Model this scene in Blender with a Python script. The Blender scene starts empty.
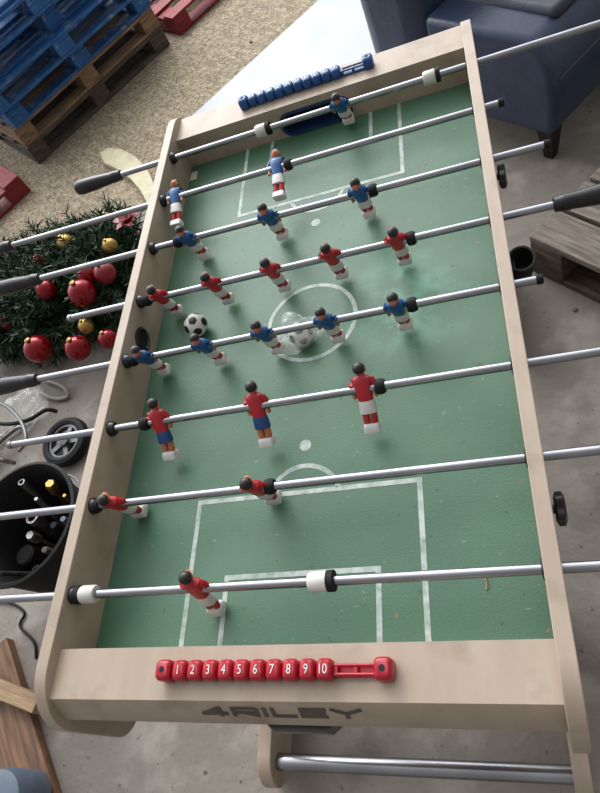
import bpy, bmesh, math, random
import numpy as np
from mathutils import Vector, Matrix
random.seed(4)
C=bpy.context.scene.collection
PI=math.pi
W=0.60; L=1.0; T=0.72; HR=.0689; HW=.0863
# ---------------------------------------------------------------- camera pose (fitted once to the table)
ex=np.array([-1906,298,646.]); ey=np.array([42,-1131,646.])
X=-ex/np.linalg.norm(ex); Y=ey/np.linalg.norm(ey)
R0=np.stack([X,Y,np.cross(X,Y)],1); U_,S_,V_=np.linalg.svd(R0); R0=U_@V_
v=np.array([-0.023414043032580243,0.017968798056186588,0.0055835557105631305])
a=np.linalg.norm(v);k=v/a;K=np.array([[0,-k[2],k[1]],[k[2],0,-k[0]],[-k[1],k[0],0]])
R=(np.eye(3)+math.sin(a)*K+(1-math.cos(a))*K@K)@R0
F=633.765; CP=np.array([0.60874353,-0.14245566,0.76849775+T])
def proj(P):
    c=R@(np.array(P,float)-CP); return 300+F*c[0]/c[2],396.5+F*c[1]/c[2]
def at(px,py,z):
    d=R.T@np.array([(px-300)/F,(py-396.5)/F,1]); return Vector(CP+d*((z-CP[2])/d[2]))
def atr(px,py,z): return at(px,py,z+T)
cd=bpy.data.cameras.new('camera'); cam=bpy.data.objects.new('camera',cd); C.objects.link(cam)
cd.sensor_fit='VERTICAL'; cd.sensor_height=36; cd.sensor_width=36*600/793; cd.lens=F*36/793; cd.clip_start=.01
M=Matrix.Identity(4)
for r in range(3):
    M[r][0]=R[0][r]; M[r][1]=-R[1][r]; M[r][2]=-R[2][r]; M[r][3]=CP[r]
cam.matrix_world=M
bpy.context.scene.camera=cam
# ---------------------------------------------------------------- materials
def lin(c): return tuple(((x/255)/12.92 if x/255<=.04045 else ((x/255+.055)/1.055)**2.4) for x in c)+(1,)
def mat(name,col,rough=.5,metal=0,col2=None,scale=20,stretch=(1,1,1),bump=0,bscale=None,detail=6,spec=.5,lo=.35,hi=.65,trans=0,coat=0):
    m=bpy.data.materials.new(name); m.use_nodes=True; n=m.node_tree.nodes; l=m.node_tree.links
    b=n['Principled BSDF']; b.inputs['Roughness'].default_value=rough; b.inputs['Metallic'].default_value=metal
    b.inputs['Specular IOR Level'].default_value=spec; b.inputs['Coat Weight'].default_value=coat
    tc=n.new('ShaderNodeTexCoord'); mp=n.new('ShaderNodeMapping'); mp.inputs['Scale'].default_value=stretch
    l.new(tc.outputs['Object'],mp.inputs['Vector'])
    nz=n.new('ShaderNodeTexNoise'); nz.inputs['Scale'].default_value=scale; nz.inputs['Detail'].default_value=detail
    l.new(mp.outputs[0],nz.inputs['Vector'])
    cr=n.new('ShaderNodeValToRGB'); cr.color_ramp.elements[0].position=lo; cr.color_ramp.elements[1].position=hi
    if col2 is None: col2=tuple(x*.88 for x in col)
    cr.color_ramp.elements[0].color=lin(col2); cr.color_ramp.elements[1].color=lin(col)
    l.new(nz.outputs['Fac'],cr.inputs[0]); l.new(cr.outputs[0],b.inputs['Base Color'])
    if bump:
        nb=n.new('ShaderNodeTexNoise'); nb.inputs['Scale'].default_value=bscale or scale*3; nb.inputs['Detail'].default_value=8
        l.new(mp.outputs[0],nb.inputs['Vector'])
        bp=n.new('ShaderNodeBump'); bp.inputs['Strength'].default_value=bump; bp.inputs['Distance'].default_value=.01
        l.new(nb.outputs['Fac'],bp.inputs['Height']); l.new(bp.outputs[0],b.inputs['Normal'])
    return m
def addlayer(m,col,scale,lo,hi,amt=1,detail=4,stretch=(1,1,1),centre=None,rad=.1,rot=0):
    """another noise layer blended over the base colour; with centre it fades out beyond rad"""
    n=m.node_tree.nodes;l=m.node_tree.links;b=n['Principled BSDF']
    src=b.inputs['Base Color'].links[0].from_socket
    tc=n.new('ShaderNodeTexCoord'); mp=n.new('ShaderNodeMapping'); mp.inputs['Scale'].default_value=stretch
    mp.inputs['Location'].default_value=(scale*.37,scale*.11,.5)
    if rot:
        mp0=n.new('ShaderNodeMapping');mp0.inputs['Rotation'].default_value=(0,0,rot);l.new(tc.outputs['Object'],mp0.inputs[0]);l.new(mp0.outputs[0],mp.inputs[0])
    else: l.new(tc.outputs['Object'],mp.inputs[0])
    nz=n.new('ShaderNodeTexNoise');nz.inputs['Scale'].default_value=scale;nz.inputs['Detail'].default_value=detail
    l.new(mp.outputs[0],nz.inputs['Vector'])
    mr=n.new('ShaderNodeMapRange');mr.inputs['From Min'].default_value=lo;mr.inputs['From Max'].default_value=hi;mr.inputs['To Max'].default_value=amt
    l.new(nz.outputs['Fac'],mr.inputs['Value']);fac=mr.outputs[0]
    if centre is not None:
        vd=n.new('ShaderNodeVectorMath');vd.operation='DISTANCE';vd.inputs[1].default_value=centre;l.new(tc.outputs['Object'],vd.inputs[0])
        m2=n.new('ShaderNodeMapRange');m2.inputs['From Min'].default_value=rad*.3;m2.inputs['From Max'].default_value=rad;m2.inputs['To Min'].default_value=1;m2.inputs['To Max'].default_value=0
        l.new(vd.outputs['Value'],m2.inputs['Value']);mu=n.new('ShaderNodeMath');mu.operation='MULTIPLY';l.new(fac,mu.inputs[0]);l.new(m2.outputs[0],mu.inputs[1]);fac=mu.outputs[0]
    mx=n.new('ShaderNodeMix');mx.data_type='RGBA'
    l.new(fac,mx.inputs[0]);l.new(src,mx.inputs[6]);mx.inputs[7].default_value=lin(col)
    l.new(mx.outputs[2],b.inputs['Base Color'])
BX=Vector((.3,.5,0))
MT={}
MT['beige']=mat('beige_laminate',(168,151,133),.5,0,(157,140,122),9,(3,1,3),.03,60)
addlayer(MT['beige'],(120,105,90),20,.56,.74,.5,9)
MT['green']=mat('green_field',(71,108,82),.46,0,(62,97,74),7,bump=.10,bscale=350)
addlayer(MT['green'],(92,124,100),4,.5,.75,.55)
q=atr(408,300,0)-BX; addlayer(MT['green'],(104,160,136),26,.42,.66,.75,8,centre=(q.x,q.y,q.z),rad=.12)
addlayer(MT['green'],(128,146,130),110,.69,.77,.45,2); addlayer(MT['green'],(42,54,44),100,.69,.75,.7,2); addlayer(MT['green'],(120,104,74),50,.73,.77,.8,2)
MT['line']=mat('white_line',(184,190,184),.5,0,(122,144,128),70,lo=.3,hi=.62)
MT['steel']=mat('rod_steel',(160,160,163),.27,1,(138,138,142),8)
MT['black']=mat('black_plastic',(14,14,16),.3)
MT['rubber']=mat('black_rubber',(17,17,18),.7,bump=.1,spec=.3)
MT['white']=mat('white_plastic',(212,210,202),.4)
MT['redp']=mat('red_plastic',(166,16,38),.32,0,(152,14,32),30)
MT['bluep']=mat('blue_plastic',(22,80,136),.35,0,(18,66,120),30)
MT['navyp']=mat('navy_plastic',(30,54,92),.4)
MT['dark']=mat('dark_cavity',(10,12,16),.8)
MT['logo']=mat('logo_ink',(78,70,62),.6,0,(62,55,48),40)
MT['shirt_r']=mat('red_shirt',(172,24,36),.35); MT['shirt_b']=mat('blue_shirt',(26,84,142),.35)
MT['short_b']=mat('blue_shorts',(28,64,120),.4); MT['short_w']=mat('white_shorts',(210,206,200),.4)
MT['skin']=mat('figure_skin',(186,114,80),.45); MT['hair']=mat('figure_hair',(22,16,14),.4)
MT['sock']=mat('red_socks',(176,42,40),.4)
MT['foot']=mat('white_foot',(210,210,206),.4)
MT['concrete']=mat('concrete_floor',(132,124,114),.75,0,(106,99,92),1.8,bump=.3,bscale=45,detail=8,lo=.3,hi=.7)
addlayer(MT['concrete'],(158,151,141),9,.52,.7,.6,10); addlayer(MT['concrete'],(74,68,62),4,.58,.7,.6,10); addlayer(MT['concrete'],(66,57,48),60,.65,.72,.7,4)
MT['yard']=mat('yard_ground',(160,146,122),.9,0,(136,123,101),34,(1,1,1),.9,70,10,lo=.4,hi=.6)
addlayer(MT['yard'],(98,87,71),85,.53,.6,.85,6); addlayer(MT['yard'],(192,182,160),75,.58,.65,.65,6); addlayer(MT['yard'],(106,95,77),34,.51,.59,.4,3,(.3,2.0,1),rot=.8)
MT['pal_blue']=mat('blue_painted_wood',(36,102,164),.6,0,(22,74,128),12,(1,8,8),.3)
addlayer(MT['pal_blue'],(128,150,172),16,.56,.68,.65)
MT['pal_brown']=mat('brown_pallet_wood',(156,124,92),.75,0,(106,82,62),10,(1,9,9),.4)
MT['pal_dark']=mat('dark_pallet_wood',(98,85,74),.8,0,(58,50,44),10,(1,9,9),.4)
MT['pal_red']=mat('red_painted_wood',(150,34,44),.65,0,(96,20,30),12,(1,8,8),.3)
MT['pal_grey']=mat('weathered_grey_wood',(128,118,107),.8,0,(88,79,70),9,(1,10,10),.5)
MT['navy']=mat('slate_blue_leather',(50,62,86),.34,0,(42,53,75),18,bump=.1,bscale=60)
MT['char']=mat('dark_slate_leather',(50,55,68),.42,0,(41,46,58),14,bump=.1,bscale=50)
MT['board']=mat('white_board',(174,178,184),.55,0,(162,166,173),5)
MT['leaf']=mat('fir_needles',(52,82,48),.6,0,(22,42,26),25)
MT['stem']=mat('branch_wire',(26,36,22),.8)
MT['baub_r']=mat('red_bauble',(132,10,20),.16,.35); MT['baub_rm']=mat('matt_red_bauble',(128,14,24),.4)
MT['baub_g']=mat('gold_bauble',(176,142,78),.3,.8)
MT['cream']=mat('cream_board',(190,182,150),.55)
MT['grey']=mat('grey_metal',(110,112,112),.4,.6,bump=.1)
MT['scrap']=mat('scrap_metal',(160,160,156),.33,.85,(96,92,86),30,bump=.2)
MT['hose']=mat('grey_hose',(138,136,128),.5)
MT['brass']=mat('brass',(150,122,70),.38,.9)
MT['plank']=mat('plank_wood',(126,92,64),.7,0,(84,60,42),8,(1,9,9),.4)
addlayer(MT['plank'],(70,54,42),14,.56,.7,.6,8)
MT['planklt']=mat('pale_plank_wood',(164,138,102),.65,0,(130,104,76),8,(1,9,9),.3)
MT['slate']=mat('slate_plastic',(84,96,112),.45)
MT['leaflet']=mat('sticker_paper',(200,196,170),.6)
def bagmat():
    m=bpy.data.materials.new('clear_plastic');m.use_nodes=True;n=m.node_tree.nodes;l=m.node_tree.links
    b=n['Principled BSDF'];o=n['Material Output'];b.inputs['Base Color'].default_value=(.85,.88,.86,1);b.inputs['Roughness'].default_value=.12;b.inputs['Specular IOR Level'].default_value=.8
    mx=n.new('ShaderNodeMixShader');tr=n.new('ShaderNodeBsdfTransparent')
    nz=n.new('ShaderNodeTexNoise');nz.inputs['Scale'].default_value=1.6;nz.inputs['Detail'].default_value=3;nz.inputs['Distortion'].default_value=1.0;tc=n.new('ShaderNodeTexCoord')
    mp=n.new('ShaderNodeMapping');mp.inputs['Scale'].default_value=(30,30,30);l.new(tc.outputs['Object'],mp.inputs[0]);l.new(mp.outputs[0],nz.inputs['Vector'])
    mr=n.new('ShaderNodeMapRange')
    mr.inputs['From Min'].default_value=.46;mr.inputs['From Max'].default_value=.68;mr.inputs['To Min'].default_value=.13;mr.inputs['To Max'].default_value=.38
    l.new(nz.outputs['Fac'],mr.inputs['Value']);l.new(mr.outputs[0],mx.inputs[0]);l.new(tr.outputs[0],mx.inputs[1]);l.new(b.outputs[0],mx.inputs[2]);l.new(mx.outputs[0],o.inputs[0])
    return m
MT['bag']=bagmat()
# ---------------------------------------------------------------- mesh helpers
class B:
    def __init__(s): s.bm=bmesh.new()
    def _mi(s,fs,mi):
        for f in fs: f.material_index=mi
    def box(s,lo,hi,mi=0,mtx=None):
        x0,y0,z0=lo;x1,y1,z1=hi
        vs=[s.bm.verts.new(Vector(p)) for p in [(x0,y0,z0),(x1,y0,z0),(x1,y1,z0),(x0,y1,z0),(x0,y0,z1),(x1,y0,z1),(x1,y1,z1),(x0,y1,z1)]]
        if mtx is not None:
            for q in vs:q.co=mtx@q.co
        fs=[s.bm.faces.new([vs[i] for i in f]) for f in [(3,2,1,0),(4,5,6,7),(0,1,5,4),(1,2,6,5),(2,3,7,6),(3,0,4,7)]]
        s._mi(fs,mi);return s
    def prism(s,pts,axis,a0,a1,mi=0):
        """polygon pts extruded along axis (0:x with pts=(y,z), 2:z with pts=(x,y))"""
        def P(p,t): return Vector((t,p[0],p[1])) if axis==0 else (Vector((p[0],t,p[1])) if axis==1 else Vector((p[0],p[1],t)))
        A=[s.bm.verts.new(P(p,a0)) for p in pts];Bv=[s.bm.verts.new(P(p,a1)) for p in pts];n=len(pts)
        fs=[s.bm.faces.new(A),s.bm.faces.new(Bv[::-1])]
        for i in range(n): fs.append(s.bm.faces.new([A[i],Bv[i],Bv[(i+1)%n],A[(i+1)%n]]))
        s._mi(fs,mi);return s
    def rings(s,rings,mi=0,cap=True):
        rv=[[s.bm.verts.new(Vector(p)) for p in r] for r in rings];n=len(rv[0]);fs=[]
        for a_,b_ in zip(rv,rv[1:]):
            for i in range(n): fs.append(s.bm.faces.new([a_[i],a_[(i+1)%n],b_[(i+1)%n],b_[i]]))
        if cap: fs.append(s.bm.faces.new(rv[0][::-1]));fs.append(s.bm.faces.new(rv[-1]))
        s._mi(fs,mi);return s
    def lathe(s,prof,mtx=Matrix(),n=20,mi=0,cap=True):
        """prof: (r,z) list, about local z"""
        return s.rings([[mtx@Vector((r*math.cos(2*PI*i/n),r*math.sin(2*PI*i/n),z)) for i in range(n)] for r,z in prof],mi,cap)
    def cyl(s,p,q,r,r2=None,n=16,mi=0):
        p=Vector(p);q=Vector(q);d=q-p
        m=Matrix.Translation(p)@d.to_track_quat('Z','Y').to_matrix().to_4x4()
        return s.lathe([(r,0),(r if r2 is None else r2,d.length)],m,n,mi)
    def tube(s,pts,r,n=10,mi=0):
        pts=[Vector(p) for p in pts];rg=[];up=Vector((0,0,1))
        for i,p in enumerate(pts):
            d=(pts[min(i+1,len(pts)-1)]-pts[max(i-1,0)]).normalized()
            a_=d.cross(up if abs(d.z)<.95 else Vector((1,0,0))).normalized();b_=a_.cross(d)
            rr=r[i] if isinstance(r,(list,tuple)) else r
            rg.append([p+a_*rr*math.cos(2*PI*j/n)+b_*rr*math.sin(2*PI*j/n) for j in range(n)])
        return s.rings(rg,mi)
    def loft(s,secs,n=16,mi=0,p=2.4):
        """secs: (z,cx,cy,rx,ry) rounded sections"""
        rg=[]
        for z,cx,cy,rx,ry in secs:
            r=[]
            for i in range(n):
                t=2*PI*i/n;c=math.cos(t);q=math.sin(t)
                r.append((cx+rx*math.copysign(abs(c)**(2/p),c),cy+ry*math.copysign(abs(q)**(2/p),q),z))
            rg.append(r)
        return s.rings(rg,mi)
    def ball(s,c,r,sc=(1,1,1),mi=0,sub=3,mtx=None):
        g=bmesh.ops.create_icosphere(s.bm,subdivisions=sub,radius=r)
        for q in g['verts']:
            q.co=Vector((q.co.x*sc[0],q.co.y*sc[1],q.co.z*sc[2]))+Vector(c)
            if mtx is not None:q.co=mtx@q.co
            for f in q.link_faces:f.material_index=mi
        return s
    def build(s,name,mats,parent=None,off=None,bevel=0,flat=False,recalc=True):
        if off is not None:
            for q in s.bm.verts:q.co-=Vector(off)
        if recalc:bmesh.ops.recalc_face_normals(s.bm,faces=s.bm.faces)
        me=bpy.data.meshes.new(name);s.bm.to_mesh(me);s.bm.free()
        for m in (mats if isinstance(mats,(list,tuple)) else [mats]): me.materials.append(MT[m])
        if not flat:
            for p in me.polygons:p.use_smooth=True
            me.set_sharp_from_angle(angle=math.radians(38))
        o=bpy.data.objects.new(name,me);C.objects.link(o)
        if parent is not None:o.parent=parent
        if bevel:
            b=o.modifiers.new('bevel','BEVEL');b.width=bevel;b.segments=3;b.limit_method='ANGLE';b.angle_limit=math.radians(40)
        return o
def tag(o,label,cat=None,group=None,kind=None):
    o['label']=label
    if cat:o['category']=cat
    if group:o['group']=group
    if kind:o['kind']=kind
    return o
def thing(name,label,cat,loc=(0,0,0),rz=0,group=None):
    o=bpy.data.objects.new(name,None);o.empty_display_size=.05;C.objects.link(o);o.location=loc;o.rotation_euler=(0,0,rz)
    return tag(o,label,cat,group)
def dup(o,parent=None):
    c=o.copy();C.objects.link(c)
    if parent is not None:c.parent=parent
    for ch in list(o.children):dup(ch,c)
    return c
def textmesh(body,offset=0):
    cu=bpy.data.curves.new('t','FONT');cu.body=body;cu.size=1;cu.extrude=.02;cu.offset=offset;cu.align_x='CENTER';cu.align_y='CENTER'
    o=bpy.data.objects.new('t',cu);C.objects.link(o);dg=bpy.context.evaluated_depsgraph_get()
    me=bpy.data.meshes.new_from_object(o.evaluated_get(dg));C.objects.unlink(o);bpy.data.objects.remove(o)
    xs=[q.co.x for q in me.vertices];ys=[q.co.y for q in me.vertices]
    cx=(min(xs)+max(xs))/2;cy=(min(ys)+max(ys))/2
    for q in me.vertices:q.co.x-=cx;q.co.y-=cy
    return me,max(xs)-min(xs),max(ys)-min(ys)
# ---------------------------------------------------------------- setting
b=B();b.prism([(-4,-3),(5,-3),(5,4.2),(2.0,3.1),(-4,.46)],2,-.1,0);o=b.build('floor','concrete');o['kind']='structure'
b=B();b.prism([(-4,.46),(2.0,3.1),(5,4.2),(5,12),(-12,12),(-12,.46)],2,-.12,-.012);o=b.build('floor_yard','yard');o['kind']='structure'
# ---------------------------------------------------------------- the table
tb=thing('foosball_table','beige table football table with green pitch, at the centre of the picture','table',BX)
def z(h):return T+h
def side(x0,x1):
    pts=[]
    def arc(cy,cz,r,a0,a1,n=8):
        for i in range(n+1):
            t=math.radians(a0+(a1-a0)*i/n);pts.append((cy+r*math.cos(t),z(cz+r*math.sin(t))))
    arc(-.035,HW-.07,.07,180,90); arc(1.035,HW-.07,.07,90,0)
    arc(1.065,-.09,.04,0,-90); arc(-.065,-.09,.04,-90,-180)
    return B().prism(pts,0,x0,x1).build('side_panel','beige',tb,BX,bevel=.0012)
side(-.018,0);side(W,W+.018)
YI=-.014   # inner face of the end panels
GHW=.072
def end(sg):
    b=B()
    def yy(y): return y if sg<0 else 1-y
    yi=YI if sg<0 else 0.0
    def pr(pts,x0,x1):b.prism([(yy(p[0]),z(p[1])) for p in pts],0,x0,x1)
    pr([(-.045,.0695),(-.0725,.0695),(-.0925,.033),(-.0915,.024),(-.076,-.125),(-.045,-.125)],0,W)
    g0,g1=.3-GHW-.01,.3+GHW+.01
    for x0,x1 in((0,g0),(g1,W)): pr([(yi,.0695),(-.045,.0695),(-.045,-.02),(yi,-.02)],x0,x1)
    pr([(yi,.0695),(-.045,.0695),(-.045,.0585),(yi,.0585)],g0,g1)
    def rr(hw,z0,z1,r,sq=False,n=7):
        p=[]
        for cx,cz,a0,kx,kz in((.3+hw-r,z1-r,0,.3+hw,z1),(.3-hw+r,z1-r,90,.3-hw,z1),(.3-hw+r,z0+r,180,.3-hw,z0),(.3+hw-r,z0+r,270,.3+hw,z0)):
            for i in range(n):
                t=math.radians(a0+90*i/(n-1));c,s_=math.cos(t),math.sin(t)
                if sq:
                    m_=max(abs(c),abs(s_));c/=m_;s_/=m_
                p.append((cx+r*c,cz+r*s_))
        return p
    sqr=rr(GHW+.01,-.004,.0585,.02,True);out=rr(GHW+.004,.001,.0545,.0235);inn=rr(GHW-.002,.006,.049,.019)
    b.rings([[(p[0],yy(yi),z(p[1])) for p in sqr],[(p[0],yy(yi),z(p[1])) for p in out]],cap=False)
    b.build('end_panel','beige',tb,BX)
    g=B()
    g.rings([[(p[0],yy(yi),z(p[1])) for p in out],[(p[0],yy(yi+.003),z(p[1])) for p in out],[(p[0],yy(yi+.003),z(p[1])) for p in inn],[(p[0],yy(yi-.03),z(p[1])) for p in inn]],cap=False)
    gf=g.build('goal_frame','navyp',tb,BX)
    d=B();d.box((g0+.001,min(yy(-.036),yy(-.044)),z(0)),(g1-.001,max(yy(-.036),yy(-.044)),z(.055)));d.build('goal_back','dark',gf,BX)
end(-1);end(1)
b=B();b.box((0,-.04,z(-.125)),(W,1.04,z(-.11)));b.build('base_board','beige',tb,BX)
# playfield with its printed lines
b=B();b.box((0,YI,z(-.012)),(W,L,z(0)))
zl=z(.0004)
def quad(x0,y0,x1,y1):
    vs=[b.bm.verts.new((x,y,zl)) for x,y in((x0,y0),(x1,y0),(x1,y1),(x0,y1))];b.bm.faces.new(vs).material_index=1
def arcl(cx,cy,r,w,a0,a1,n=48):
    for i in range(n):
        t0=math.radians(a0+(a1-a0)*i/n);t1=math.radians(a0+(a1-a0)*(i+1)/n)
        vs=[b.bm.verts.new((cx+rr*math.cos(t),cy+rr*math.sin(t),zl)) for rr,t in((r-w/2,t0),(r+w/2,t0),(r+w/2,t1),(r-w/2,t1))]
        b.bm.faces.new(vs).material_index=1
w=.007
for m_ in(0,1):
    f=lambda y:y if m_==0 else L-y
    e0=YI if m_==0 else 0
    for hw,dp in((.1635,.2),(.106,.086)):
        for sx in(-1,1):
            xc=.3+sx*hw;quad(xc-w/2,min(f(e0),f(dp+w/2)),xc+w/2,max(f(e0),f(dp+w/2)))
        quad(.3-hw+w/2,min(f(dp-w/2),f(dp+w/2)),.3+hw-w/2,max(f(dp-w/2),f(dp+w/2)))
    if m_==0: arcl(.3,.186,.054,w,18,162)
    else: arcl(.3,.814,.054,w,198,342)
    vs=[b.bm.verts.new((.3+.009*math.cos(i*PI/12),f(.273)+.009*math.sin(i*PI/12),zl)) for i in range(24)];b.bm.faces.new(vs).material_index=1
arcl(.3,.5,.0755,w,0,360,72)
b.build('playfield',['green','line'],tb,BX,flat=True)
# rods: wall bushings
RY={i+1:.5+(i-3.5)*.1272 for i in range(8)}
for i,y in RY.items():
    for sx in(0,1):
        x0=0 if sx==0 else W;d=1 if sx==0 else -1
        m_=Matrix.Translation((x0,y,z(HR)))@Matrix.Rotation(d*PI/2,4,'Y')
        h_=.009 if sx==0 else .002
        B().lathe([(.0065,0),(.0120,0),(.0120,h_*.45),(.0092,h_),(.0065,h_)],m_,20,cap=False).build('bushing','black',tb,BX)
# ball serving hole left, ball cup right
m_=Matrix.Translation((0,.5,z(.042)))@Matrix.Rotation(PI/2,4,'Y')
B().lathe([(.020,.0),(.022,.003),(.018,.005),(.015,.001)],m_,28).build('ball_hole','black',tb,BX)
bb=B();n=24;rg=[]
for r_,zz in((.006,-.03),(.012,-.022),(.017,-.006),(.019,.012),(.016,.012),(.014,-.004),(.009,-.017),(.002,-.02)):
    rg.append([Vector((W+.018+.015+r_*math.cos(2*PI*j/n),.503+r_*math.sin(2*PI*j/n)*1.25,z(.03)+zz)) for j in range(n)])
bb.rings(rg).box((W+.018,.49,z(-.0)),(W+.024,.516,z(.03))).build('ball_cup','rubber',tb,BX)
# knobs on the outer wall
for y in(.178,.828):
    bb=B();bb.cyl((W+.018,y,z(-.09)),(W+.028,y,z(-.09)),.006)
    n=40;rg=[]
    for xx,s_ in((.023,.7),(.026,1),(.034,1),(.037,.75)):
        rg.append([(W+xx,y+(.021+.003*math.cos(5*2*PI*j/n))*s_*math.cos(2*PI*j/n),z(-.09)+(.021+.003*math.cos(5*2*PI*j/n))*s_*math.sin(2*PI*j/n)) for j in range(n)])
    bb.rings(rg).build('leg_knob','black',tb,BX)
# lettering on the sloped near edge
face_up=Vector((0,.020,.0365)).normalized();nrm=Vector((0,-.0365,.020)).normalized()
def face_m(x,h):  # h 0..1 along slope from bottom
    p=Vector((x,-.0925,z(.033)))+face_up*.042*h+nrm*.0004
    m=Matrix.Identity(4)
    for r in range(3):m[r][0]=(1,0,0)[r];m[r][1]=face_up[r];m[r][2]=nrm[r];m[r][3]=p[r]
    return m
def xu(u,y,h):  # x on a line (y,z) that shows at column u
    kk=(u-300)/F;c1=R[0][1]*(y-CP[1])+R[0][2]*(z(h)-CP[2]);c3=R[2][1]*(y-CP[1])+R[2][2]*(z(h)-CP[2])
    return CP[0]+(kk*c3-c1)/(R[0][0]-kk*R[2][0])
x0,x1=xu(233,-.081,.05),xu(364,-.081,.05)
b=B();SH=.0172;ST=.0048
def strokes(lines,cx,cwid,th=None):
    """letters built from thick strokes; coordinates 0..1 across and 0..1 up"""
    m=face_m(cx,.54);th=th or ST
    for j,(p,q) in enumerate(lines):
        P=Vector(((p[0]-.5)*cwid,(p[1]-.5)*(SH-ST)));Q=Vector(((q[0]-.5)*cwid,(q[1]-.5)*(SH-ST)));d=(Q-P).normalized();nn=Vector((-d.y,d.x))*th/2;e_=d*th*.45
        b.bm.faces.new([b.bm.verts.new(m@Vector((w_.x,w_.y,.0003+j*.00003))) for w_ in(P-nn-e_,Q-nn+e_,Q+nn+e_,P+nn-e_)])
LET={'R':[((0,0),(0,1)),((0,1),(.88,1)),((1,.88),(1,.52)),((0,.40),(.88,.40)),((.5,.4),(1,0))],
'I':[((.5,0),(.5,1))],'L':[((0,0),(0,1)),((0,0),(1,0))],'E':[((0,0),(0,1)),((0,1),(1,1)),((0,.5),(.95,.5)),((0,0),(1,0))],
'Y':[((0,1),(.5,.48)),((1,1),(.5,.48)),((.5,0),(.5,.48))]}
wid={'R':.034,'I':.007,'L':.030,'E':.032,'Y':.036};tot=sum(wid.values())+4*.004;ks=(x1-x0)/tot;cx=x0
for ch in 'RILEY':
    strokes(LET[ch],cx+wid[ch]*ks/2,wid[ch]*ks-ST);cx+=(wid[ch]+.004)*ks
xe0,xe1=xu(203,-.081,.05),xu(229,-.081,.05)
strokes([((0,.22),(.72,1)),((0,.22),(1,.22)),((.76,1),(.76,0)),((.45,.45),(.76,.8))],(xe0+xe1)/2,(xe1-xe0)-ST,.0054)
b.build('lettering','logo',tb,BX,flat=True)
# ball return lip under the near edge
xa,xb=xu(258,-.095,.03),xu(330,-.095,.03)
b=B();b.prism([(xa,-.0885),(xa+.012,-.098),(xb-.012,-.098),(xb,-.0885)],2,z(-.02),z(.012));b.build('ball_return_lip','black',tb,BX)
# sticker on pitch
p=atr(194,176,0);B().box((p.x-.008,p.y-.013,z(.0002)),(p.x+.008,p.y+.013,z(.0009))).build('sticker','leaflet',tb,BX)
# legs: post + rounded foot board, joined by a steel cross bar, both ends
for sg in(-1,1):
    f=lambda y:y if sg<0 else 1-y
    for x0,x1 in((-.018,.012),(W-.012,W+.018)):
        pts=[]
        for i in range(13):
            t=PI/2+PI*i/12;pts.append((f(-.105+.058*math.cos(t)),.059+.058*math.sin(t)))
        pts+=[(f(.16),.001),(f(.16),.10),(f(.10),.14),(f(.10),z(-.127)),(f(.0),z(-.127)),(f(.0),.14),(f(-.04),.117)]
        B().prism(pts,0,x0,x1).build('leg','beige',tb,BX,bevel=.002)
    y=f(-.115);B().cyl((.012,y,.075),(W-.012,y,.075),.0165,n=24).build('cross_bar','steel',tb,BX)
    y=f(.05);B().box((.012,y-.02,z(-.2)),(W-.012,y+.02,z(-.127))).build('leg_rail','beige',tb,BX)
# score counters
def counter(y,u0,u1,vh,mt,flip,nm):
    xa=xu(u0,y,.08);xb=xu(u1,y,.08);ln=xb-xa;zb=.0697
    ew=ln*.064;pitch=(ln*.70)/10;xr=xa+ew*1.1+pitch*10
    b=B();b.box((xa+.004,y-.0065,z(zb)),(xb-.004,y+.0065,z(zb+.004)))
    for dy in(-.0046,.0046):b.cyl((xa+.008,y+dy,z(zb+.010)),(xb-.008,y+dy,z(zb+.010)),.0019,n=12)
    b.box((xr,y-.006,z(zb+.004)),(xr+.0035,y+.006,z(zb+.0115)));b.box(((xr+xb-ew)/2-.0018,y-.005,z(zb+.004)),((xr+xb-ew)/2+.0018,y+.005,z(zb+.0105)))
    sc=b.build('score_counter',mt,tb,BX);sc['label']=nm
    for cx in(xa+ew*.52,xb-ew*.56):
        hw=ew*.56
        e=B().loft([(z(zb),cx,y,hw*.9,.0105),(z(zb+.003),cx,y,hw,.0117),(z(zb+.016),cx,y,hw,.0117),(z(zb+.0200),cx,y,hw*.9,.0102),(z(zb+.0220),cx,y,hw*.66,.0075)],n=32,p=4)
        e.lathe([(.0034,0),(.0034,.0004)],Matrix.Translation((cx,y,z(zb+.0219))),20,mi=1)
        e.build('end_block',[mt,'dark'],sc,BX)
    for i in range(10):
        cx=xa+ew*1.1+pitch*(i+.5)
        e=B().loft([(z(zb+.001),cx,y,pitch*.34,.0082),(z(zb+.005),cx,y,pitch*.465,.0110),(z(zb+.0135),cx,y,pitch*.48,.0114),(z(zb+.0180),cx,y,pitch*.42,.0100),(z(zb+.0200),cx,y,pitch*.30,.0078)],n=28,p=3.6)
        bd=e.build('bead',mt,sc,BX)
        me,tw,th=textmesh(str(10-i if flip else i+1),.0)
        s_=.0098/.7;m_=Matrix.Translation((cx,y,z(zb+.0202)))@Matrix.Rotation(PI if flip else 0,4,'Z')@Matrix.Diagonal((s_*.8,s_,.02,1))
        bm=bmesh.new();bm.from_mesh(bd.data);vs=[bm.verts.new(m_@q.co-BX) for q in me.vertices]
        for p_ in me.polygons:
            try:ff=bm.faces.new([vs[k2] for k2 in p_.vertices]);ff.material_index=1
            except ValueError:pass
        bm.to_mesh(bd.data);bm.free();bd.data.materials.append(MT['white'])
counter(-.0425,160,394,667,'redp',False,'red score counter with white numbers one to ten')
counter(1.038,240,373,78,'bluep',True,'blue score counter')
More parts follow.
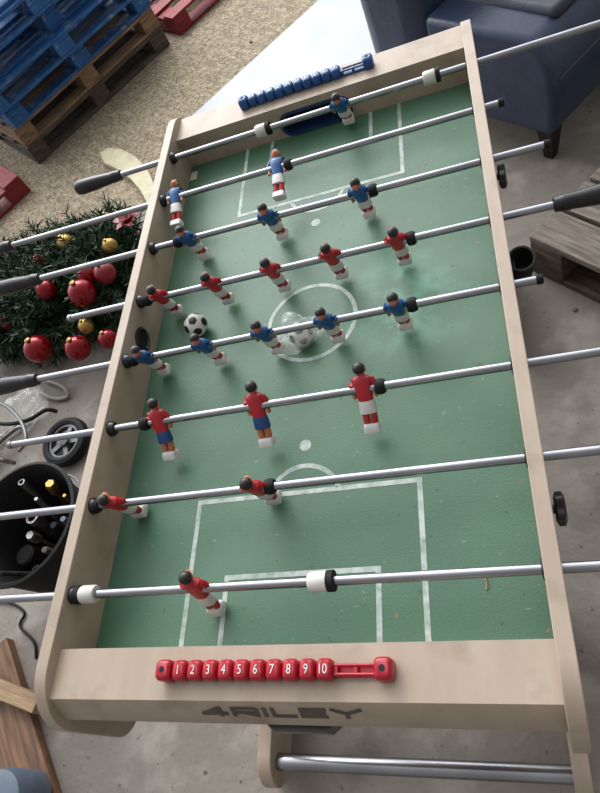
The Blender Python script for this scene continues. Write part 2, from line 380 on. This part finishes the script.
# ---------------------------------------------------------------- rods with players
def make_player():
    """parts of a little figure; origin on the rod axis, facing +y"""
    body=B().loft([(-.017,0,0,.0102,.0073),(-.010,0,0,.0110,.0080),(.002,0,.0005,.0125,.0088),(.011,0,.0005,.0136,.0085),(.0165,0,0,.0122,.0072),(.0195,0,0,.0064,.0051),(.021,0,0,.0043,.0042)],n=20)
    for sx in(-1,1):
        body.tube([(sx*.0118,0,.014),(sx*.0154,.0005,.008),(sx*.0161,.001,.0),(sx*.0154,.002,-.005)],[.0045,.0047,.0042,.0036],10)
    hd=B().ball((0,.0008,.0275),.0082,(.94,1,1.1),sub=3);ha=[]
    for q in hd.bm.verts:   # nose and ears pulled out of the same surface
        c=q.co-Vector((0,.0008,.0275))
        if c.y>.0068 and abs(c.x)<.0024 and abs(c.z+.0005)<.003:q.co.y+=.0014
        if abs(c.x)>.0068 and abs(c.z)<.003:q.co.x*=1.14
    for sx in(-1,1):
        ha.append(B().tube([(sx*.0154,.002,-.005),(sx*.0151,.0026,-.009),(sx*.0150,.003,-.012),(sx*.0149,.0033,-.0138)],[.0030,.0028,.0032,.0017],10))
    hr=B().ball((0,-.0012,.0298),.0087,(.99,1.0,.98),sub=3)
    sh=B().loft([(-.0335,0,0,.0121,.0086),(-.028,0,0,.0119,.0086),(-.018,0,0,.0109,.0079),(-.0145,0,0,.0103,.0072)],n=20)
    lg=[B().tube([(sx*.0055,0,-.032),(sx*.0055,.0004,-.040),(sx*.0053,-.0006,-.047),(sx*.0051,0,-.052)],[.0051,.0051,.0052,.0043],12) for sx in(-1,1)]
    ft=B().loft([(-.0620,0,.001,.0108,.0096),(-.0613,0,.001,.0115,.0103),(-.0530,0,.0005,.0113,.0094),(-.0505,0,0,.0104,.0076),(-.0490,0,0,.0090,.0058)],n=28,p=6)
    return body,hd,hr,sh,lg,ft,ha
protos={}
def player(team,var,parent,x,th,sc=1):
    key=(team,var)
    face=PI if team=='b' else 0
    m=Matrix.Rotation(th,4,'X')@Matrix.Rotation(face,4,'Z')
    if key not in protos:
        body,hd,hr,sh,lg,ft,ha=make_player()
        p=body.build('player','shirt_'+team);lm='skin' if var==0 else 'sock'
        for nm,q,mm in [('head',hd,'skin'),('hair',hr,'hair'),('shorts',sh,'short_b' if var==0 else 'short_w'),('foot_block',ft,'foot')]+[('leg',q,lm) for q in lg]+[('hand',q,'skin') for q in ha]:
            q.build(nm,mm,p)
        protos[key]=p;o=p;o.parent=parent
    else:o=dup(protos[key],parent)
    o.location=(x-.3,0,0);o.rotation_euler=m.to_euler();o.scale=(sc,sc,sc)
    o['label']=('red' if team=='r' else 'blue')+' shirted player figure'
    return o
PL={8:('b',[((338,98),(347,118),1)]),
7:('b',[((172,185),(178,220),1),((275,155),(280,196),1)]),
6:('b',[((182,232),(203,253),1),((264,211),(281,235),1),((356,186),(368,213),1)]),
5:('r',[((151,289),(176,306),1),((206,273),(228,300),1),((264,261),(285,287),1),((326,246),(341,274),1),((391,229),(405,259),1)]),
4:('b',[((137,352),(165,371),1),((196,342),(221,360),1),((255,329),(279,350),1),((321,314),(339,338),1),((392,300),(408,327),1)]),
3:('r',[((156,406),(168,452),0),((254,388),(266,441),0),((360,371),(373,427),1)]),
2:('r',[((103,498),(142,511),1),((245,475),(275,494),1)]),
1:('r',[((187,575),(216,606),1)])}
def fit(i,hp,fp,th=None):
    best=None
    for td in (range(-90,91,3) if th is None else [th]):
        t=math.radians(td)
        for xi in range(0,300):
            x=.01+xi*.002
            def P(r): return (x,RY[i]-r*math.sin(t),z(HR)+r*math.cos(t))
            h=proj(P(.027));f_=proj(P(-.058))
            e=(h[0]-hp[0])**2+(h[1]-hp[1])**2+(f_[0]-fp[0])**2+(f_[1]-fp[1])**2
            if best is None or e<best[0]:best=(e,td,x)
    return best
rodinfo={
1:(('x',-.22),('x',.80),'R','steel rod nearest the red score counter, carrying one red player and white bumpers'),
2:(('x',-.24),('x',.80),'R','steel rod second from the red score counter, carrying two red players seen from above'),
3:(('u',10),('x',.86),'R','steel rod with three red players standing upright in tall poses'),
4:(('u',33),('u',541),'L','steel rod with five blue players beside the centre circle'),
5:(('u',70),('u',562),'R','steel rod with five red players'),
6:(('u',36),('u',548),'L','steel rod with three blue players'),
7:(('u',8),('u',502),'L','steel rod with two blue players, second from blue score counter'),
8:(('u',117),('x',1.02),'L','steel rod nearest the blue score counter with a single blue player')}
BUMP={8:[(262,'w'),(430,'w')],7:[(164,'k'),(288,'k')],6:[(178,'k'),(373,'k')],5:[(147,'k'),(411,'k')],4:[(133,'k'),(412,'k')],3:[(145,'k'),(380,'k')],2:[(96,'k'),(270,'k')],1:[(89,'w'),(319,'w')]}
for i in range(1,9):
    y=RY[i];l_,r_,hs,lab=rodinfo[i]
    xl=l_[1] if l_[0]=='x' else xu(l_[1],y,HR); xr=r_[1] if r_[0]=='x' else xu(r_[1],y,HR)
    rt=thing('player_rod',lab,'football rod',(.3,y,z(HR)),0,'rods across the football table')
    B().cyl((xl-.3,0,0),(xr-.3,0,0),.0058,n=24).build('shaft','steel',rt)
    d=-1 if hs=='L' else 1;xh=xl if hs=='L' else xr
    m_=Matrix.Translation((xh-.3,0,0))@Matrix.Rotation(d*PI/2,4,'Y')
    B().lathe([(.0075,-.012),(.0105,-.010),(.0115,0),(.0125,.004),(.0115,.012),(.0128,.03),(.0148,.055),(.0155,.08),(.0158,.095),(.0135,.103),(.006,.105)],m_,24).build('handle','black',rt)
    xe=xr if hs=='L' else xl
    ec=B().lathe([(.0060,-.006),(.0068,-.006),(.0068,.001),(.0058,.003)],Matrix.Translation((xe-.3,0,0))@Matrix.Rotation(-d*PI/2,4,'Y'),20).build('end_cap','scrap' if i in(3,5) else 'rubber',rt)
    for u,c in BUMP[i]:
        x=xu(u,y,HR);m_=Matrix.Translation((x-.3,0,0))@Matrix.Rotation(PI/2,4,'Y')
        if c=='w':
            bo=B().lathe([(.006,-.012),(.0105,-.012),(.012,-.009),(.012,.009),(.0105,.012),(.006,.012)],m_,24).build('bumper','white',rt);bo['label']='white plastic bumper'
            m2=Matrix.Translation((x-.3+(.015 if (i==1 and u>200) else -.015 if i==1 else .014),0,0))@Matrix.Rotation(PI/2,4,'Y')
            B().lathe([(.006,-.004),(.0125,-.004),(.0125,.004),(.006,.004)],m2,24).build('rubber_ring','rubber',bo)
        else:
            B().lathe([(.006,-.006),(.0095,-.006),(.0108,-.002),(.0108,.003),(.009,.007),(.006,.007)],m_,24).build('bumper','rubber',rt)
    team,pl=PL[i];fs=[fit(i,h,f_) for h,f_,v_ in pl]
    td=sorted(q[1] for q in fs)[len(fs)//2]
    for (h,f_,v_),q in zip(pl,fs):
        q2=fit(i,h,f_,td);player(team,v_,rt,q2[2],math.radians(td),.95 if i in(4,5) else 1)
# ---------------------------------------------------------------- balls and bag
ico=bmesh.new();bmesh.ops.create_icosphere(ico,subdivisions=1,radius=1);IV=[q.co.normalized() for q in ico.verts];ico.free()
def football(loc,r,label,rot):
    b=B();b.ball((0,0,0),r,sub=5)
    for f in b.bm.faces:
        c=f.calc_center_median().normalized();ds=sorted((c.dot(q) for q in IV),reverse=True)
        if ds[0]>.935:f.material_index=1
    o=b.build('football',['white','black']);o.location=loc;o.rotation_euler=rot
    return tag(o,label,'ball')
p=atr(196,325,.021);football((p.x,p.y,z(.0212)),.0208,'small white and black ball on green pitch beside the left wall of the table',(.3,.2,.1))
p=atr(301,335,.018);football((p.x,p.y,z(.0200)),.0196,'small ball wrapped in clear crumpled plastic on the centre circle',(.3,.2,.1))
b=B();b.ball((0,0,0),1,sub=5)
rnd=random.Random(3);dirs=[(Vector((rnd.gauss(0,1),rnd.gauss(0,1),rnd.gauss(0,1)*.4)).normalized(),rnd.uniform(.3,1)) for _ in range(12)]
for q in b.bm.verts:
    d=q.co.normalized();s_=1+sum(max(0,d.dot(e)-.86)*2.8*w_ for e,w_ in dirs)-.05*abs(math.sin(7*d.x+5*d.y))-.03*abs(math.sin(11*d.y-6*d.z+1))
    q.co=Vector((d.x*.035*s_,d.y*.0265*s_,max(-.0194,min(.027,d.z*.0245*s_))))
o=b.build('plastic_bag','bag');o.location=(p.x-.002,p.y+.001,z(.0200));o.rotation_euler=(0,0,.3);tag(o,'crumpled clear plastic bag lying on the centre circle of the pitch','plastic bag')
bag2=o.copy();C.objects.link(bag2);q=at(30,402,.05);bag2.location=(q.x,q.y,.045);bag2.scale=(2.2,2.2,2.2);bag2.rotation_euler=(0,0,1.9);tag(bag2,'clear plastic wrapping on the floor just below the wreath','plastic bag')
p=atr(486,583,0);o=B().tube([(0,-.008,0),(.001,0,.001),(0,.008,0)],.001,6).build('straw','planklt');o.location=(p.x,p.y,z(.0016));tag(o,'tiny yellow straw lying on the green pitch near right wall','straw')
# ---------------------------------------------------------------- pallets
def pallet_proto(mt,mt2=None,Lx=1.0,Ly=1.2,nb=7,bw=.1):
    r=bpy.data.objects.new('pallet',None);C.objects.link(r)
    mt2=mt2 or mt
    b=B()
    for i in range(nb):
        y0=(Ly-bw)*i/(nb-1);b.box((0,y0,.122),(Lx,y0+bw,.144))
    b.build('top_deck',mt,r,bevel=.003)
    b=B()
    for x0 in(0,(Lx-.1)/2,Lx-.1):b.box((x0,0,.1),(x0+.1,Ly,.1215))
    b.build('stringer_boards',mt2,r,bevel=.003)
    for x0 in(0,(Lx-.1)/2,Lx-.1):
        for y0 in(0,(Ly-.12)/2,Ly-.12):
            B().box((x0,y0,.0225),(x0+.1,y0+.12,.0995)).build('block',mt2,r,bevel=.003)
    b=B()
    for x0 in(0,(Lx-.1)/2,Lx-.1):b.box((x0,0,0),(x0+.1,Ly,.022))
    for y0 in(0,Ly-.1):b.box((.101,y0,0),((Lx-.1)/2-.001,y0+.1,.022)).box(((Lx+.1)/2+.001,y0,0),(Lx-.101,y0+.1,.022))
    b.build('bottom_boards',mt2,r,bevel=.003)
    return r
def place(r,xy,zz,ang,label,group=None,first=False,sc=(1,1,1)):
    o=r if first else dup(r)
    o.location=(xy[0],xy[1],zz);o.rotation_euler=(0,0,ang);o.scale=sc;tag(o,label,'pallet',group);return o
A0=Vector((-1.53,2.486));ang=math.radians(47.5)
def offs(a_,b_):return A0+Vector((math.cos(ang),math.sin(ang)))*a_+Vector((-math.sin(ang),math.cos(ang)))*b_
SC=(.96,.93,.68);HP=.144*.68+.0005
pb=pallet_proto('pal_blue')
labs=['blue wooden pallet resting directly on the brown one in the stack','blue wooden pallet second up among the blue ones','blue wooden pallet third up among the blue ones','blue wooden pallet fourth up among the blue ones','topmost blue wooden pallet of the stack']
for i in range(5):
    place(pb,offs((.03,-.02,.03,.0,.02)[i],(.0,-.03,.02,-.02,.01)[i]),-.012+HP*(2+i),ang+(.02,-.02,.02,0,.015)[i],labs[i],'stacked blue pallets',i==0,SC)
pd=pallet_proto('pal_dark');place(pd,offs(0,0),-.012,ang,'dark weathered pallet at the bottom of the blue pallet stack',first=True,sc=SC)
pw=pallet_proto('pal_brown');place(pw,offs(.01,.01),-.012+HP,ang,'brown bare wood pallet under the blue pallets',first=True,sc=SC)
pr_=pallet_proto('pal_red','pal_red');q=offs(1.03,-.02);place(pr_,q,-.012,ang,'red pallet lying beyond the blue pallet stack beside the white board',first=True,sc=SC)
q=place(pr_,(-1.52,2.29),-.012,math.radians(137.5),'red pallet lying in front of the blue stack at the picture edge',sc=SC)
pg=pallet_proto('pal_grey','pal_dark',1.0,1.2,10,.108);p=at(529,236,.144);place(pg,(p.x,p.y),0.0,math.radians(-47),'grey weathered pallet on floor right of the table below the sofa',first=True)
# ---------------------------------------------------------------- sofa
sf=thing('sofa','slate blue leather sofa with smooth side panel and short dark legs behind the table','sofa',(.8,1.49,0),math.radians(46))
def rbox(lo,hi,name,m_,r,par=sf,seg=6):
    o=B().box(lo,hi).build(name,m_,par);mo=o.modifiers.new('bevel','BEVEL');mo.width=r;mo.segments=seg
    return o
b=B();prof=[(.012,.13),(.0,.16),(-.004,.26),(.004,.34),(.03,.40),(.075,.425),(.43,.435),(.43,.13)]
b.prism(prof,0,.0,1.4);rb=b.build('base','navy',sf);mo=rb.modifiers.new('bevel','BEVEL');mo.width=.022;mo.segments=5;mo.limit_method='ANGLE';mo.angle_limit=math.radians(50)
rbox((.10,.05,.4005),(1.3,.43,.445),'seat_cushion','char',.022)
rbox((.0,.432,.13),(1.4,.74,.78),'backrest','navy',.09)
B().tube([(.03,-.001,.30),(1.37,-.001,.30)],.003,8).build('piping','char',sf)
for x_,y_ in((.06,.06),(1.34,.06),(.06,.66),(1.34,.66)):
    B().rings([[(x_+s_*a_,y_+s_*c_,zz) for a_,c_ in((-1,-1),(1,-1),(1,1),(-1,1))] for zz,s_ in((0,.014),(.1295,.028))]).build('leg','black',sf)
# white board
wb=B().box((0,-.75,0),(2.2,0,.035)).build('white_board','board',bevel=.004)
p=at(205,110,0);wb.location=(p.x-.1,p.y-.1,-.0115);wb.rotation_euler=(0,0,math.radians(45))
tag(wb,'large white flat board lying on the ground behind the table','board')
# cream curved board
p=at(125,175,.02);pts=[at(u,v_,.02)-p for u,v_ in((99,152),(108,147),(120,148),(134,155),(146,167),(153,182),(154,202),(146,202),(140,190),(130,178),(116,168),(103,162))]
o=B().prism([(q.x,q.y) for q in pts],2,0,.028).build('curved_board','cream',bevel=.003)
o.location=(p.x,p.y,-.0115);tag(o,'pale cream curved board on the ground left of the far table corner','board')
# ---------------------------------------------------------------- wreath
g0=at(2,304,.10);g1=at(124,268,.10);ctr=(g0+g1)/2;ctr.z=0
wr=thing('christmas_wreath','artificial green fir wreath with red and gold baubles, lying left of the table','wreath',ctr)
b=B();st=B();rnd=random.Random(8)
axd=(g1-g0).normalized();pd_=Vector((-axd.y,axd.x,0))
for i in range(2200):
    t=rnd.random();base=g0.lerp(g1,t)-ctr+pd_*rnd.uniform(-.13,.12);base.z=.05
    az=rnd.uniform(0,2*PI);el=rnd.uniform(-.1,1.5);ln=rnd.uniform(.10,.27)
    d=Vector((math.cos(az)*math.cos(el),math.sin(az)*math.cos(el),math.sin(el)))
    s0=base+d*.05;e0=base+d*ln+Vector((0,0,-.02))
    if e0.z<.02:e0.z=.02
    d=(e0-s0).normalized();a_=d.orthogonal().normalized();c_=d.cross(a_)
    st.tube([s0,e0],.0022,4)
    for k_ in range(34):
        tt=rnd.random()**.6;q=s0.lerp(e0,tt);ph=rnd.uniform(0,2*PI)
        nd=(d*.75+(a_*math.cos(ph)+c_*math.sin(ph))).normalized();ll=rnd.uniform(.024,.038)
        sd=nd.cross(Vector((rnd.gauss(0,1),rnd.gauss(0,1),rnd.gauss(0,1)))).normalized()*.0029
        f=[b.bm.verts.new(v_) for v_ in(q-sd,q+sd,q+nd*ll+sd*.4,q+nd*ll-sd*.4)]
        for v_ in f:
            if v_.co.z<.004:v_.co.z=.004
        b.bm.faces.new(f)
b.build('needles','leaf',wr,flat=True);st.build('branches','stem',wr)
for u,v_,r_,m_ in((82,293,14,'r'),(105,273,11,'rm'),(87,275,10,'r'),(46,290,10,'r'),(38,349,14,'r'),(78,348,13,'r'),(108,339,10,'r'),(8,320,9,'rm'),(66,243,9,'g'),(110,246,8,'g'),(86,326,8,'g'),(41,262,8,'r')):
    zz=.245 if 235<v_<300 else .15
    q=at(u,v_,zz);dp=(R@(np.array(q)-CP))[2];rr=r_*dp/F
    bo=B().ball((0,0,0),rr,sub=4).build('bauble',{'r':'baub_r','rm':'baub_rm','g':'baub_g'}[m_],wr);bo.location=q-ctr
    bo['label']={'r':'shiny red bauble','rm':'matt red bauble','g':'gold bauble'}[m_]
    B().lathe([(rr*.2,0),(rr*.2,rr*.2),(rr*.1,rr*.25)],Matrix.Translation((0,0,rr*.97)),12).build('cap','brass',bo)
# red fabric flower
q=at(128,220,.24)-ctr;b=B()
for ring,(np_,rl,el) in enumerate(((6,.06,.25),(5,.042,.7))):
    for j in range(np_):
        az=2*PI*j/np_+ring*.5;m_=Matrix.Translation(q)@Matrix.Rotation(az,4,'Z')@Matrix.Rotation(-el,4,'Y')
        pt=[(0,0,0),(rl*.35,.015,.004),(rl*.7,.014,.003),(rl,0,-.003),(rl*.7,-.014,.003),(rl*.35,-.015,.004)]
        A_=[b.bm.verts.new(m_@Vector(p_)) for p_ in pt];B_=[b.bm.verts.new(m_@(Vector(p_)-Vector((0,0,.0015)))) for p_ in pt]
        b.bm.faces.new(A_);b.bm.faces.new(B_[::-1])
        for k_ in range(6):b.bm.faces.new([A_[k_],B_[k_],B_[(k_+1)%6],A_[(k_+1)%6]])
b.build('flower','baub_rm',wr)
# ---------------------------------------------------------------- bucket with bits
bc=at(18,522,.30);bk=thing('bucket','black plastic bucket full of tools left of the table','bucket',(bc.x,bc.y,0))
B().lathe([(.12,0),(.125,.003),(.158,.285),(.168,.287),(.170,.30),(.162,.302),(.154,.29),(.121,.012),(.02,.011)],n=48).build('body','rubber',bk)
B().tube([(.166*math.cos(t),.166*math.sin(t),.27-.05*math.sin((t-.4)/2.6*PI)) for t in [.4+i*2.6/20 for i in range(21)]],.003,8).build('carry_handle','grey',bk)
def stick(name,label,cat,p0,p1,r_,m_,n=16,prof=None):
    P0=Vector((bc.x,bc.y,0))+Vector(p0);P1=Vector((bc.x,bc.y,0))+Vector(p1);d=P1-P0
    o=B().lathe(prof(d.length) if prof else [(r_*.8,0),(r_,d.length*.04),(r_,d.length*.96),(r_*.8,d.length)],Matrix(),n).build(name,m_)
    o.location=P0;o.rotation_euler=d.to_track_quat('Z','Y').to_euler();tag(o,label,cat);return o
tubeprof=lambda r:(lambda l_:[(r*.7,.002),(r,0),(r,l_*.8),(r*1.25,l_*.81),(r*1.25,l_),(r*.85,l_),(r*.8,l_*.7),(.001,l_*.69)])
hexprof=lambda r:(lambda l_:[(r*.5,0),(r*.5,l_*.85),(r*1.5,l_*.86),(r*1.5,l_*.98),(r*1.2,l_)])
stick('brass_fitting','brass hex headed fitting standing in the black bucket','fitting',(0,.06,.02),(.07,.10,.30),.015,'brass',6,hexprof(.010))
stick('spray_can','black capped can in the black bucket','can',(-.065,-.03,.015),(-.075,-.045,.18),.030,'rubber')
stick('hammer_handle','brown wooden tool handle leaning out of the black bucket','tool',(.045,-.045,.03),(.11,-.08,.30),.009,'pal_dark')
stick('pipe','grey metal pipe in the black bucket','pipe',(-.05,.08,.05),(-.04,.12,.29),.010,'scrap',prof=tubeprof(.008))
stick('torch','black torch in the black bucket','torch',(.01,-.09,.02),(.005,-.10,.20),.020,'rubber',prof=tubeprof(.014))
stick('brass_valve','thin brass rod near the rim inside the black bucket','fitting',(.08,.04,.03),(.12,.065,.29),.006,'brass')
stick('steel_bar','thin grey steel bar standing in the black bucket','bar',(.02,.01,.02),(.08,.04,.34),.006,'scrap')
stick('chisel','blue handled chisel inside the black bucket','tool',(.09,-.005,.02),(.125,.005,.28),.009,'slate')
stick('socket_tube','large grey socket inside the black bucket','socket',(-.045,.03,.02),(-.04,.045,.22),.020,'scrap',prof=tubeprof(.015))
stick('rubber_grip','black rubber grip leaning on bucket wall','tool',(.06,-.085,.02),(.085,-.105,.26),.011,'rubber')
stick('pry_bar','thick scratched metal bolt in the middle of the black bucket','bolt',(.0,-.02,.02),(.03,-.03,.28),.012,'scrap',6,hexprof(.009))
stick('tool_handle','black tapered tool handle in the middle of the black bucket','tool',(.05,.0,.02),(.08,.0,.26),.011,'rubber')
stick('long_spanner','long thin silver spanner leaning over the lower rim of the bucket','spanner',(-.01,-.06,.03),(-.02,-.14,.33),.006,'scrap')
# wheel with spoked hub
wc=at(66,442,.03);wh=thing('wheel','small black wheel with grey spoked hub on the floor beside the bucket','wheel',(wc.x,wc.y,0))
m_=Matrix.Translation((0,0,.03))@Matrix.Rotation(.1,4,'X')
B().lathe([(.060,-.016),(.07,-.020),(.082,-.016),(.087,-.006),(.087,.006),(.082,.016),(.07,.020),(.060,.016),(.060,-.016)],m_,40,cap=False).build('tyre','rubber',wh)
bb=B();bb.lathe([(.052,-.011),(.0595,-.011),(.0595,.011),(.052,.011),(.052,-.011)],m_,40,cap=False);bb.lathe([(.02,-.014),(.02,.018),(.008,.022)],m_,24)
for j in range(5):
    mm=m_@Matrix.Rotation(2*PI*j/5,4,'Z');bb.box((.018,-.008,-.006),(.053,.008,.008),mtx=mm)
bb.build('hub','grey',wh)
def smooth(P,k=8):
    sm=[]
    for i in range(len(P)-1):
        p0,p1,p2,p3=P[max(i-1,0)],P[i],P[i+1],P[min(i+2,len(P)-1)]
        for k_ in range(k):
            t=k_/k;sm.append(.5*((2*p1)+(p2-p0)*t+(2*p0-5*p1+4*p2-p3)*t*t+(3*p1-p0-3*p2+p3)*t**3))
    return sm
def cable(name,pts,r_,m_,label,cat):
    sm=smooth([at(*q) for q in pts]);c0=Vector((sm[0].x,sm[0].y,0));o=B().tube([q-c0 for q in sm],r_,10).build(name,m_);o.location=c0;tag(o,label,cat)
cable('hose',[(-40,378,.012),(0,376,.012),(26,384,.012),(52,398,.012),(68,396,.012),(62,386,.03),(44,380,.012)],.007,'hose','pale grey hose curling on the floor below the wreath','hose')
cable('cable',[(-30,606,.006),(5,602,.006),(24,612,.006),(20,626,.006),(34,642,.006),(36,660,.006)],.004,'rubber','thin black cable snaking on the floor below the bucket','cable')
cable('dark_tube',[(-30,418,.10),(4,424,.105),(28,420,.10),(46,410,.08),(58,412,.05)],.007,'rubber','dark bent tube arching over the clear plastic toward the wheel','tube')
cable('dark_tube',[(-30,396,.11),(2,404,.12),(20,420,.13),(26,440,.13),(18,452,.12)],.006,'grey','grey bent tube curving down beside the wheel above the bucket','tube')
# folded tubular stand on the left floor
mc=at(2,452,.0);mg=thing('folded_stand','scratched silver folded stand with black bracket on the floor above the bucket','stand',(mc.x,mc.y,0),.4)
for j,(p_,q_,hh) in enumerate(((( -.16,.02),(.12,.06),.02),((-.14,-.06),(.11,.02),.045),((-.12,.06),(.06,-.09),.07))):
    P=[Vector((p_[0],p_[1],.012)),Vector((p_[0]+.02,p_[1],hh)),Vector((q_[0]-.02,q_[1],hh)),Vector((q_[0],q_[1],.014))]
    B().tube(smooth(P,5)+[P[-1]],.008,12).build('stand_tube','scrap',mg)
B().loft([(.01,-.05,0,.03,.022),(.02,-.05,0,.033,.025),(.06,-.05,0,.03,.02),(.07,-.05,0,.02,.015)],24,p=4).build('stand_bracket','grey',mg)
# planks lower left
def plank(name,label,u,v_,ang_,lx,ly,lz,z0,m_):
    q=at(u,v_,z0);o=B().box((-lx/2,-ly/2,0),(lx/2,ly/2,lz)).build(name,m_,bevel=.003);o.location=(q.x,q.y,z0);o.rotation_euler=(0,0,math.radians(ang_));return tag(o,label,'plank')
plank('plank','broad brown board on floor at lower left of the table',4,768,-52,.6,.26,.03,.001,'plank')
plank('plank','narrow pale batten lying across the brown board',4,690,-14,.30,.045,.03,.034,'planklt')
q=at(6,800,.12);o=B().lathe([(.05,0),(.062,.01),(.066,.1),(.06,.118),(.045,.124),(.01,.126)],n=32).build('plastic_tub','slate');o.location=(q.x,q.y,0.0315);tag(o,'slate blue plastic lid at the bottom left corner','tub')
for i,(u,v_) in enumerate([(205,772),(575,310),(250,40),(180,90)]):
    q=at(u,v_,0);r_=.005+.003*(i%3)
    o=B().ball((0,0,0),r_,(1,.7,.4),sub=2).build('stone','pal_grey');o.location=(q.x,q.y,r_*.35 if v_>100 else r_*.35-.012);o.rotation_euler=(0,0,i);tag(o,'small stone chip on the ground','stone','loose stone chips on the ground')
# ---------------------------------------------------------------- light
wd_=bpy.data.worlds.new('world');bpy.context.scene.world=wd_;wd_.use_nodes=True;n=wd_.node_tree.nodes;l=wd_.node_tree.links
bg=n['Background'];tc=n.new('ShaderNodeTexCoord');sp=n.new('ShaderNodeVectorMath');sp.operation='DOT_PRODUCT';sp.inputs[1].default_value=Vector((-.45,.8,.4)).normalized()
l.new(tc.outputs['Generated'],sp.inputs[0]);cr=n.new('ShaderNodeValToRGB');mr=n.new('ShaderNodeMapRange');mr.inputs['From Min'].default_value=-1
l.new(sp.outputs['Value'],mr.inputs['Value']);l.new(mr.outputs[0],cr.inputs[0]);l.new(cr.outputs[0],bg.inputs[0])
e=cr.color_ramp.elements;e[0].position=.3;e[0].color=(.25,.25,.25,1);e[1].position=.93;e[1].color=(2.4,2.45,2.55,1);q=e.new(.66);q.color=(.44,.45,.465,1);q=e.new(.8);q.color=(1.0,1.03,1.08,1)
bg.inputs[1].default_value=1.4
def area(loc,to,size,en,col=(1,1,1)):
    ld=bpy.data.lights.new('area','AREA');ld.shape='RECTANGLE';ld.size=size[0];ld.size_y=size[1];ld.energy=en;ld.color=col
    o=bpy.data.objects.new('area_light',ld);C.objects.link(o);o.location=loc;o.rotation_euler=(Vector(to)-Vector(loc)).to_track_quat('-Z','Y').to_euler();return o
area((-1.6,4.2,3.2),(.2,.6,.7),(3.5,2),92,(.97,.98,1))
area((-2.5,7,5),(-1,3.2,0),(4,4),250,(1,.99,.97))
bpy.context.scene.view_settings.view_transform='Standard'
